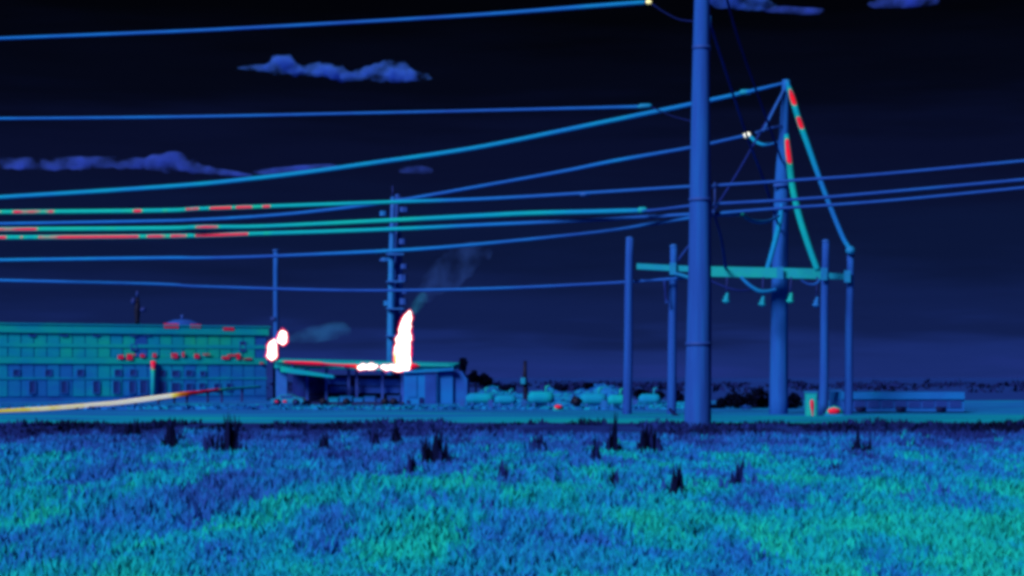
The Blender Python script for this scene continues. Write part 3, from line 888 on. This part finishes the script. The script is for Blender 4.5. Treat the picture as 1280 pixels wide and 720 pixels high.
for k in range(7):
    part(MB().blob(p + Vector((random.uniform(-.45, .45), random.uniform(-.3, .3), .08 + .1 * random.random())), (.2, .2, .13), .05, .5, (8, 6)), 'lump', M_BARK, bo)

# ------------------------------------------------------------------ things along the berm
D = 87.0
sg = thing('marker_post', 'thin dark post with a small pale box halfway up, by the berm', 'post', ground_pt(656, D))
part(MB().tube([ground_pt(657, D), at(657, 488, D), at(656, 470, D), at(656.5, 451, D)], [px(3.2, D), px(3.4, D), px(2.6, D), px(2.0, D)], .06, 10), 'shaft', M_STEEL, sg)
part(MB().box(at(654, 476, D - .2), (px(6, D), .22, px(8, D)), .52, .1, .03), 'box', M_STEEL, sg)
part(MB().box(at(658, 496, D - .2), (px(8, D), .3, px(9, D)), .10, .1, .03), 'housing', M_STEEL, sg)
part(MB().box(at(657.5, 508, D - .2), (px(6, D), .3, px(8, D)), .13, .1, .03), 'foot', M_STEEL, sg)
D = 76.0
vb = thing('valve_box', 'small low box with a red hot lid on the road edge', 'valve box', at(698, 514, D) * 1)
vb.location.z = 0; ORIG[vb.name].z = 0
c = at(698, 515, D)
part(MB().box((c.x, c.y, .09), (px(13, D), .3, .18), .62, .2, .05), 'body', M_STEEL, vb)
part(MB().blob((c.x, c.y - .12, .17), (px(5, D), .14, px(2.6, D)), .80, .1, (12, 8)), 'lid', M_STEEL, vb)
p = ground_pt(721, 80)
dr = thing('oil_drum', 'dark toppled drum lying at the foot of the berm', 'drum', p)
c0 = at(715, 499, 80); c1 = at(726, 505, 80)
part(MB().tube([c0, c0.lerp(c1, .3), c0.lerp(c1, .33), c0.lerp(c1, .66), c0.lerp(c1, .69), c1], [.2, .2, .22, .22, .2, .2], .06, 14), 'barrel', M_STEEL, dr)
part(MB().tube([c0 + (c0 - c1) * .04, c0 - (c0 - c1) * .03], .215, .1, 14), 'rim', M_STEEL, dr)
p = ground_pt(842, 66)
fp = thing('broken_stake', 'short dark stake leaning beside the thick pole', 'stake', p)
part(MB().tube([at(837, 511, 66), at(842, 517, 65.8), at(847, 521.5, 65.6)], [.05, .07, .09], .14, 8), 'stake', M_BARK, fp)

def separator(x, D, L, r, h, lab):
    b = ground_pt(x, D)
    o = thing('separator_vessel', lab, 'tank', b, 'low vessels along the berm')
    zc = r + .16
    n = 7
    pts, rad = [], []
    for q in range(n + 1):
        u = q / n; pts.append(b + Vector(((u - .5) * L, 0, zc))); rad.append(r * min(1, math.sin(math.pi * max(.03, min(.97, u))) * 2.2) ** .5)
    part(MB().tube(pts, rad, h, 14), 'shell', M_WALL, o)
    for q in (-.28, .28):
        part(MB().box((b.x + q * L, b.y, .12), (.12, r * 1.5, .26), h - .12), 'saddle', M_STEEL, o)
    part(MB().tube([b + Vector((.2 * L, 0, zc + r * .8)), b + Vector((.2 * L, 0, zc + r + .22)), b + Vector((.34 * L, 0, zc + r + .26))], .05, h + .06, 8), 'pipe', M_STEEL, o)
    part(MB().box(b + Vector((-.5 * L - .18, -.05, .2)), (.2, .25, .4), h - .16), 'control_box', M_STEEL, o)


for q in ((600, 84, 1.3, .26, .53, 'low cyan vessel at the end of the berm beside the block'), (632, 82, 1.0, .22, .50, 'small cyan vessel between the block and the marker post'),
          (676, 83, 1.2, .30, .56, 'cyan vessel just past the marker post, behind the red lidded box'), (742, 81, 1.2, .26, .54, 'low cyan vessel beyond the toppled drum'),
          (771, 80, .8, .24, .61, 'brightest teal vessel at the foot of the short bare post'), (812, 82, 1.0, .25, .50, 'low blue vessel between the short bare post and the middle post')):
    separator(*q)

# ------------------------------------------------------------------ cabinets and long trailer at the right
D = 65.5
cb = thing('switch_cabinet', 'upright teal cabinet with a red streak on its door, by the end posts', 'cabinet', ground_pt(1015, D))
a, b2 = at(1008, 491, D), at(1022, 520, D)
part(MB().box(((a.x + b2.x) / 2, D + .2, a.z / 2), (b2.x - a.x, .4, a.z), .63, 0, .03), 'body', M_STEEL, cb)
part(MB().box(((a.x + b2.x) / 2, D + .2, a.z + .02), (b2.x - a.x + .06, .46, .05), .50, 0, .03), 'roof', M_STEEL, cb)
part(MB().box(at(1015, 508, D - .015), (px(10, D), .03, px(25, D)), .65), 'door', M_STEEL, cb)
prof = [(499, .4), (501, 2.6), (505, 3.0), (510, 2.6), (514, 1.6), (520, .9), (523, .2)]
part(MB().tube([at(1014.6 + (y - 499) * .06, y, D - .02) for y, _ in prof], [px(r, D) * .8 for _, r in prof], .775, 10), 'hot_streak', M_STEEL, cb)
ds = thing('pump_dome', 'low rounded teal unit with a red hot top beside the cabinet', 'pump', ground_pt(1043, D))
part(MB().blob(at(1043, 517, D + .25), (px(11, D), .3, px(9.5, D)), .65, .08, (18, 10)), 'casing', M_STEEL, ds)
part(MB().blob(at(1042.5, 514, D + .02), (px(8, D), .15, px(4.4, D)), .80, .12, (14, 8)), 'hot_top', M_STEEL, ds)
part(MB().box((ground_pt(1043, D).x, D + .25, .03), (px(24, D), .7, .1), .5, 0, .03), 'plinth', M_STEEL, ds)

D = 71.0
lt = thing('office_trailer', 'long low blue trailer with a dark window strip, at the end of the road', 'trailer', ground_pt(1120, D))
xa, xb = at(1052, 0, D).x, at(1205, 0, D).x
def slab(py0, py1, d0, d1, h, x0=None, x1=None):
    z0, z1 = zat(py1, D), zat(py0, D)
    return MB().box((((x0 or xa) + (x1 or xb)) / 2, D + (d0 + d1) / 2, (z0 + z1) / 2), ((x1 or xb) - (x0 or xa), d1 - d0, z1 - z0), h)
part(slab(499, 514.5, 0, 2.6, .38), 'body', M_WALL, lt)
part(slab(490, 499, -.12, 2.7, .43), 'roof', M_WALL, lt)
xs = [at(q, 0, D).x for q in (1066, 1083, 1100, 1117, 1134, 1151, 1168, 1185, 1202)]
for i in range(len(xs) - 1):
    w = part(slab(500.5, 509.5, -.05, .02, .34, xs[i] + .03, xs[i + 1] - .03), 'window', M_STEEL, lt)
    slab(501.3, 508.7, -.06, -.04, .26, xs[i] + .06, xs[i + 1] - .06).build('pane', M_GLASS, w, ORIG[w.name])
part(slab(486.5, 490, .5, 1.1, .42, at(1040, 0, D).x, at(1056, 0, D).x), 'roof_unit', M_STEEL, lt)
for q in (1075, 1125, 1175):
    c = ground_pt(q, D + .1); c.z = .2
    part(MB().tube([c + Vector((0, -.15, 0)), c + Vector((0, .15, 0))], .2, .12, 14), 'wheel', M_STEEL, lt)

# ------------------------------------------------------------------ bushes and trees
def leaf_cloud(c, r, n, heat, size, mb=None, shape=1.0):
    mb = mb or MB()
    c = Vector(c)
    lumps = [(Vector((random.gauss(0, .45), random.gauss(0, .45), random.gauss(0, .4))), random.uniform(.35, .6)) for _ in range(7)]
    for _ in range(n):
        L, lr = random.choice(lumps)
        d = Vector((random.gauss(0, 1), random.gauss(0, 1), random.gauss(0, 1))).normalized() * lr * random.random() ** .4
        q = L + d
        p = c + Vector((q.x * r[0], q.y * r[1], q.z * r[2]))
        if p.z < .02: p.z = random.uniform(.02, .15)
        n1 = Vector((random.gauss(0, 1), random.gauss(0, 1), random.gauss(0, 1))).normalized()
        n2 = n1.orthogonal().normalized()
        s_ = size * random.uniform(.6, 1.4)
        h = heat + random.uniform(-.05, .05)
        mb.add([p - n1 * s_, p + n2 * s_ * .6, p + n1 * s_, p - n2 * s_ * .6], [(0, 1, 2, 3)], max(h, .01))
    return mb


def bush(x, y, D, rx, rz, heat, label, cat='bush', name='bush', group='dark bushes along the field edge', n=420):
    b = ground_pt(x, D)
    o = thing(name, label, cat, b, group)
    c = at(x, y, D)
    part(leaf_cloud(c, (px(rx, D), px(rx, D), px(rz, D)), int(n * 1.3), heat - .03, px(2.5, D)), 'foliage', M_LEAF, o)
    mb = MB().tube([b - Vector((0, 0, .2)), (b + c) / 2 + Vector((.05, 0, 0)), c], [px(1.5, D), px(1.1, D), px(.5, D)], .05, 6)
    mb.tube([(b + c) / 2, c + Vector((px(rx * .4, D), 0, px(rz * .2, D)))], [px(.9, D), px(.3, D)], .05, 5)
    part(mb, 'trunk', M_BARK, o)
    return o


bush(577, 456, 118, 8, 13, .04, 'small dark upright tree peeping over the block', 'tree', 'small_tree')
bush(594, 473, 120, 9, 9, .035, 'dark round bush just beyond the block')
bush(608, 474, 122, 9, 8, .035, 'dark round bush second from the block')
bush(624, 488, 108, 9, 6, .07, 'low dark bush ahead of the marker post')
bush(636, 487, 110, 8, 4, .09, 'flat low bush nearest the marker post')
bush(697, 485, 112, 8, 5, .10, 'small dim bush past the marker post')
bush(742, 486, 112, 14, 7, .05, 'wide dark bush before the short bare post')
bush(757, 489, 110, 10, 7, .06, 'dark bush close beside the short bare post')
bush(802, 492, 104, 12, 8, .06, 'dark bush between the short bare post and the middle post')
bush(818, 494, 102, 12, 9, .055, 'dark bush just before the middle post')
bush(850, 496, 104, 10, 9, .08, 'dark bush between the middle post and the thick pole')
bush(905, 501, 81, 22, 15, .05, 'broad dark bush next to the thick pole', n=700)
bush(930, 502, 82, 19, 13, .05, 'broad dark bush halfway between the two tall poles', n=700)
bush(953, 501, 81.5, 17, 14, .055, 'dark bush touching the far tall pole', n=600)
bush(993, 501, 80.5, 15, 15, .045, 'dark bush between the far tall pole and the cabinet', n=600)
o = leaf_cloud(at(932, 511, 79.6), (px(7, 80), px(3, 80), px(5, 80)), 160, .36, px(1.6, 82)).build('pale_shrub', M_LEAF, None, ground_pt(932, 79.6))
tag(o, 'small pale shrub in front of the dark bushes between the tall poles', 'shrub')

# far scrub on the skyline: one mass
mb = MB()
for k in range(420):
    D = random.uniform(170, 380)
    x = random.uniform(-.36, .36) * D
    if x / D * F + 640 < 560 and D < 170: continue
    leaf_cloud((x, D, random.uniform(.1, .4)), (random.uniform(.8, 3), 1.2, random.uniform(.2, .6)), 12, .14, .35, mb)
tag(mb.build('scrub', M_LEAF), 'thin dark scrub along the skyline', None, None, 'stuff')

# ------------------------------------------------------------------ clouds
M_CLOUD = vapour('cloud_vapour', (.085, .27, .95), .04, grain=.04)
M_CLOUD2 = vapour('thin_cloud_vapour', (.09, .2, .92), .026, grain=.03)
GCL = 'clouds in the dark sky'
DC = 3000.0
def bank(outline, n, dr=.8):
    """lumps filling the band between a cloud's upper and lower edge; outline rows: x, upper row, lower row"""
    xs = [q[0] for q in outline]
    out = []
    for k in range(n):
        x = xs[0] + (xs[-1] - xs[0]) * (k + .5) / n
        t0, b0 = (float(np.interp(x, xs, [q[m] for q in outline])) for m in (1, 2))
        h = (b0 - t0) / 2
        w = (xs[-1] - xs[0]) / n
        out.append((x, (t0 + b0) / 2, DC, w * 1.1, h * .8, dr))
        for _ in range(3):
            r = h * random.uniform(.25, .55)
            out.append((x + random.uniform(-w, w), random.uniform(t0 + r * .8, b0 - r * .7), DC + random.uniform(-20, 20), r * random.uniform(1.2, 2.2), r, 1))
    return out


rows = bank([(299, 83, 87), (318, 80, 89), (336, 79, 92), (341, 70, 94), (348, 65, 95), (362, 70, 95), (372, 78, 96), (384, 82, 97), (398, 76, 98), (414, 78, 99), (428, 83, 103), (438, 92, 103), (450, 84, 101), (470, 79, 103),
             (486, 74, 104), (498, 75, 104), (508, 83, 103), (522, 89, 102), (537, 96, 100)], 34)
puffs('cloud', 'ragged long cloud hanging alone near the top', 'cloud', rows, M_CLOUD, group=GCL, voxel=2.4)
rows = bank([(-120, 200, 212), (40, 194, 214), (158, 194, 212), (180, 197, 214), (200, 190, 216), (217, 188, 216), (232, 197, 217), (256, 207, 219), (285, 211, 221), (312, 217, 222)], 40)
puffs('cloud', 'long low cloud at the edge just above the thick bright line', 'cloud', rows, M_CLOUD2, group=GCL, voxel=4)
puffs('cloud', 'faint small cloud between the bright line and the tower tip', 'cloud', [(508, 213, DC, 12, 4, .6), (522, 212, DC, 14, 5, .6), (534, 213, DC, 9, 4, .6)], M_CLOUD2, group=GCL, voxel=3)
puffs('cloud', 'thin cloud streak along the thick bright line', 'cloud', [(340, 215, DC, 26, 3.5, .6), (375, 211, DC, 26, 3.5, .6), (405, 208, DC, 20, 3, .6)], M_CLOUD2, group=GCL, voxel=3)
rows = [(x, y, DC, rx, rz, .7) for (x, y, rx, rz) in ((890, -6, 16, 9), (905, 0, 16, 10), (918, 2, 14, 8), (935, 7, 16, 6), (955, 6, 18, 4), (890, -20, 30, 12))]
puffs('cloud', 'bright cloud cut by the top of the view beside the thick pole', 'cloud', rows, M_CLOUD, group=GCL, voxel=3)
puffs('cloud', 'dim flat cloud tail under the top of the view', 'cloud', [(975, 12, DC, 22, 4, .6), (1005, 14, DC, 22, 4, .6), (1025, 14, DC, 10, 4, .6)], M_CLOUD2, group=GCL, voxel=3)
puffs('cloud', 'small cloud cut by the top of the view past the far pole', 'cloud', [(1100, 4, DC, 16, 6, .6), (1122, 3, DC, 22, 7, .6), (1150, 0, DC, 26, 8, .6)], M_CLOUD2, group=GCL, voxel=3)

# ------------------------------------------------------------------ grass
def vnoise(x, y, seed):
    r = np.random.default_rng(seed)
    T = r.random((256, 256))
    xi = np.floor(x).astype(int); yi = np.floor(y).astype(int)
    fx = x - xi; fy = y - yi
    fx = fx * fx * (3 - 2 * fx); fy = fy * fy * (3 - 2 * fy)
    g = lambda i, j: T[i & 255, j & 255]
    return (g(xi, yi) * (1 - fx) + g(xi + 1, yi) * fx) * (1 - fy) + (g(xi, yi + 1) * (1 - fx) + g(xi + 1, yi + 1) * fx) * fy


def blades(name, bx, by, bz, hgt, wid, lean, heat, mat, fan=None):
    n = len(bx)
    th = rng.random(n) * 2 * np.pi if fan is None else rng.normal(0, fan, n)
    ax, ay = np.cos(th) * wid / 2, np.sin(th) * wid / 2
    ld = rng.random(n) * 2 * np.pi
    lx, ly = np.cos(ld) * lean * hgt, np.sin(ld) * lean * hgt
    V = np.zeros((n, 5, 3), dtype=np.float32)
    V[:, 0] = np.stack([bx - ax, by - ay, bz], 1); V[:, 1] = np.stack([bx + ax, by + ay, bz], 1)
    V[:, 2] = np.stack([bx + ax * .8 + lx * .35, by + ay * .8 + ly * .35, bz + hgt * .6], 1)
    V[:, 3] = np.stack([bx - ax * .8 + lx * .35, by - ay * .8 + ly * .35, bz + hgt * .6], 1)
    V[:, 4] = np.stack([bx + lx, by + ly, bz + hgt], 1)
    me = bpy.data.meshes.new(name)
    me.vertices.add(n * 5)
    me.vertices.foreach_set('co', V.ravel())
    base = (np.arange(n) * 5)[:, None]
    loops = (base + np.array([0, 1, 2, 3, 3, 2, 4])[None, :]).astype(np.int32)
    me.loops.add(n * 7)
    me.loops.foreach_set('vertex_index', loops.ravel())
    me.polygons.add(n * 2)
    st = np.stack([np.arange(n) * 7, np.arange(n) * 7 + 4], 1).astype(np.int32)
    me.polygons.foreach_set('loop_start', st.ravel())
    me.update(calc_edges=True)
    a = me.attributes.new('warmth', 'FLOAT', 'POINT')
    a.data.foreach_set('value', np.repeat(heat.astype(np.float32), 5))
    me.materials.append(mat)
    o = bpy.data.objects.new(name, me)
    COL.objects.link(o)
    ORIG[o.name] = Vector((0, 0, 0))
    return o


M_GRASS = thermal('grass_blades', .02, (1, 1, 1), rough=.9)
NCL = 30000
Dc = 8.5 * (40.5 / 8.5) ** rng.random(NCL)
Xc = (rng.random(NCL) * 2 - 1) * (Dc * .34 + 2.5)
side = Xc / Dc * 3


def meadow_warmth(X, Y):
    sd = X / np.maximum(Y, 4) * 3
    h = .52 + .22 * (vnoise(X / .55 + 50, Y / 2.6 + 50, 1) - .5) + .20 * (vnoise(X / .28, Y / 2.0, 2) - .5) + .16 * (vnoise(X / .13 + 7, Y / .55, 5) - .5) + .10 * (vnoise(X / 3 + 9, Y / 6, 3) - .5)
    h += .035 * np.clip(sd, -1, 1) + .065 * np.clip((22 - Y) / 9, -1, 1)
    h -= .20 * np.clip((Y - 31) / 9, 0, 1) * (.4 + 1.1 * vnoise(X / .8, Y / 4, 31))
    return np.clip(h, .22, .655)


# the meadow's own turf, patched like the grass that stands on it
gx, gy = np.meshgrid(np.linspace(-21, 21, 430), 6 * (40.2 / 6) ** np.linspace(0, 1, 300))
gz = .015 + .05 * vnoise(gx / .3, gy / .3, 21) + .05 * vnoise(gx / 1.2, gy / 1.2, 22)
gz[0] = gz[-1] = -.02
idx = np.arange(430 * 300).reshape(300, 430)
quads = np.stack([idx[:-1, :-1], idx[:-1, 1:], idx[1:, 1:], idx[1:, :-1]], -1).reshape(-1, 4)
mbt = MB()
mbt.v = np.stack([gx, gy, gz], -1).reshape(-1, 3).tolist(); mbt.f = quads.tolist()
mbt.h = meadow_warmth(gx, gy).ravel().tolist(); mbt.s = [True] * len(quads)
tag(mbt.build('turf', thermal('turf_soil', .03, (3, 1.2, 2), detail=5)), kind='structure')

hc = meadow_warmth(Xc, Dc) + rng.normal(0, .012, NCL)
dens = 5
bx = np.repeat(Xc, dens) + rng.normal(0, .07, NCL * dens)
by = np.repeat(Dc, dens) + rng.normal(0, .07, NCL * dens)
tall = .10 + .14 * vnoise(Xc / 1.3 + 3, Dc / 1.3, 4) * (1 - .35 * np.clip(side, -1, 1))
tall *= np.clip((Dc - 3) / 16, .60, 1)
hg = np.repeat(tall, dens) * rng.uniform(.6, 1.25, NCL * dens)
o = blades('grass', bx, by, np.full(len(bx), .045), hg, np.repeat(np.clip(Dc / 22, .45, 1.1), dens) * rng.uniform(.03, .08, len(bx)), rng.uniform(.05, .5, len(bx)),
           np.repeat(hc, dens) + rng.normal(0, .01, NCL * dens), M_GRASS, .6)
tag(o, 'rough meadow grass in blue and teal patches', None, None, 'stuff')

# taller warm and cool stalks mixed into the grass
NS = 700
Ds = 17 * (39 / 17) ** rng.random(NS); Xs = (rng.random(NS) * 2 - 1) * (Ds * .34 + 1.5)
cool = rng.random(NS) < (.72 - .25 * np.clip(Xs / Ds * 3, -1, 1))
k = 7
sx_ = np.repeat(Xs, k) + rng.normal(0, .05, NS * k); sy_ = np.repeat(Ds, k) + rng.normal(0, .05, NS * k)
o = blades('tall_stalks', sx_, sy_, np.zeros(NS * k), np.repeat(rng.uniform(.12, .30, NS), k) * rng.uniform(.7, 1.1, NS * k), rng.uniform(.03, .07, NS * k), rng.uniform(.02, .25, NS * k),
           np.repeat(np.where(cool, rng.uniform(.30, .42, NS), rng.uniform(.54, .62, NS)), k), M_GRASS, .5)
tag(o, 'taller stalks scattered through the meadow', None, None, 'stuff')

# dark weeds along the road verge: one uncountable strip
N = 26000
vx = (rng.random(N) * 2 - 1) * 24
vy = rng.uniform(38.5, 53, N)
keep = vnoise(vx / .8, vy / 6, 8) > .34
vx, vy = vx[keep], vy[keep]
o = blades('verge_weeds', vx, vy, np.zeros(len(vx)), rng.uniform(.05, .22, len(vx)) * (.35 + 1.2 * vnoise(vx / .7, vy / 4, 12)), rng.uniform(.06, .14, len(vx)), rng.uniform(.1, .5, len(vx)),
           .04 + .20 * vnoise(vx / 1.0, vy / 6, 9) + rng.normal(0, .02, len(vx)), M_GRASS)
tag(o, 'dark ragged weeds along the near edge of the road', None, None, 'stuff')

# low scrubby tufts over the berm and the yard
bp = np.array([p for p in BERM_PTS if p[2] > .05])
pick = rng.integers(0, len(bp), 5200)
tx = np.concatenate([bp[pick, 0] + rng.normal(0, .08, 5200), rng.uniform(-34, 7.5, 5200)])
ty = np.concatenate([bp[pick, 1] + rng.normal(0, .08, 5200), rng.uniform(79, 87, 5200)])
tz = np.concatenate([bp[pick, 2] - .06, np.zeros(5200)])
n = len(tx)
o = blades('scrub_tufts', tx, ty, tz, rng.uniform(.04, .15, n), rng.uniform(.10, .30, n), rng.uniform(.1, .8, n),
           .36 + .22 * vnoise(tx / 1.6 + 40, ty / 3, 15) + rng.normal(0, .03, n), M_GRASS)
tag(o, 'low scrubby tufts over the berm and yard', None, None, 'stuff')

# single dark weeds standing out of the meadow: (px, py of foot, height px, width px, label)
WEEDS = [(165, 556, 24, 14, 'dark weed at the far end of the verge, below the white hot pipe'), (213, 571, 30, 11, 'narrow dark weed below the building windows'),
         (229, 566, 22, 6, 'thin dark weed stem beside the narrow weed'), (261, 575, 30, 8, 'thin dark weed below the building end'), (290, 578, 46, 24, 'broad black weed, the biggest clump below the building'),
         (404, 576, 30, 11, 'small black weed below the crates'), (468, 570, 28, 7, 'thin weed below the burner flames'), (496, 566, 30, 10, 'dark weed below the tall flame'),
         (545, 588, 50, 20, 'tall black weed below the blue block'), (517, 604, 28, 12, 'dim leaning weed before the tall black weed'), (629, 620, 44, 9, 'slim leaning weed below the marker post'),
         (672, 574, 30, 12, 'dim weed below the valve box'), (745, 594, 36, 8, 'thin weed beside the black leaning weed'), (766, 577, 40, 12, 'black leaning weed below the short bare post'),
         (810, 574, 34, 18, 'ragged weed below the middle post'), (768, 624, 22, 9, 'short weed well in front of the black leaning weed'), (848, 636, 34, 12, 'dark weed in the near grass below the thick pole'),
         (922, 618, 30, 11, 'dim weed in the near grass below the far tall pole'), (1041, 600, 16, 7, 'tiny weed below the red topped pump'), (1078, 579, 34, 12, 'black weed below the long trailer')]
for (x, yf, hp_, wp, lab) in WEEDS:
    D = F * EYE / (yf - HOR)
    b = ground_pt(x, D)
    n = 52
    fx = b.x + rng.normal(0, px(wp, D) * .5, n); fy = D + rng.normal(0, px(wp, D) * .3, n)
    off = (fx - b.x) / (px(wp, D) * .75)
    hh = (px(hp_, D) * 1.25 + .12) * rng.uniform(.45, 1.1, n) * np.exp(-off ** 2 * .45) * (.55 + .6 * rng.random(5)[np.clip(((off + 1.4) / .56).astype(int), 0, 4)])
    dim = .17 if ('dim' in lab or 'thin' in lab or 'slim' in lab) else .09
    o = blades('weed', fx - b.x, fy - D, np.full(n, -.02), hh, px(5.5, D) * rng.uniform(.6, 1.4, n), rng.uniform(.02, .14, n), dim + rng.normal(0, .04, n), M_GRASS, .7)
    o.location = b; ORIG[o.name] = b
    tag(o, lab, 'weed', 'dark weeds standing in the meadow')
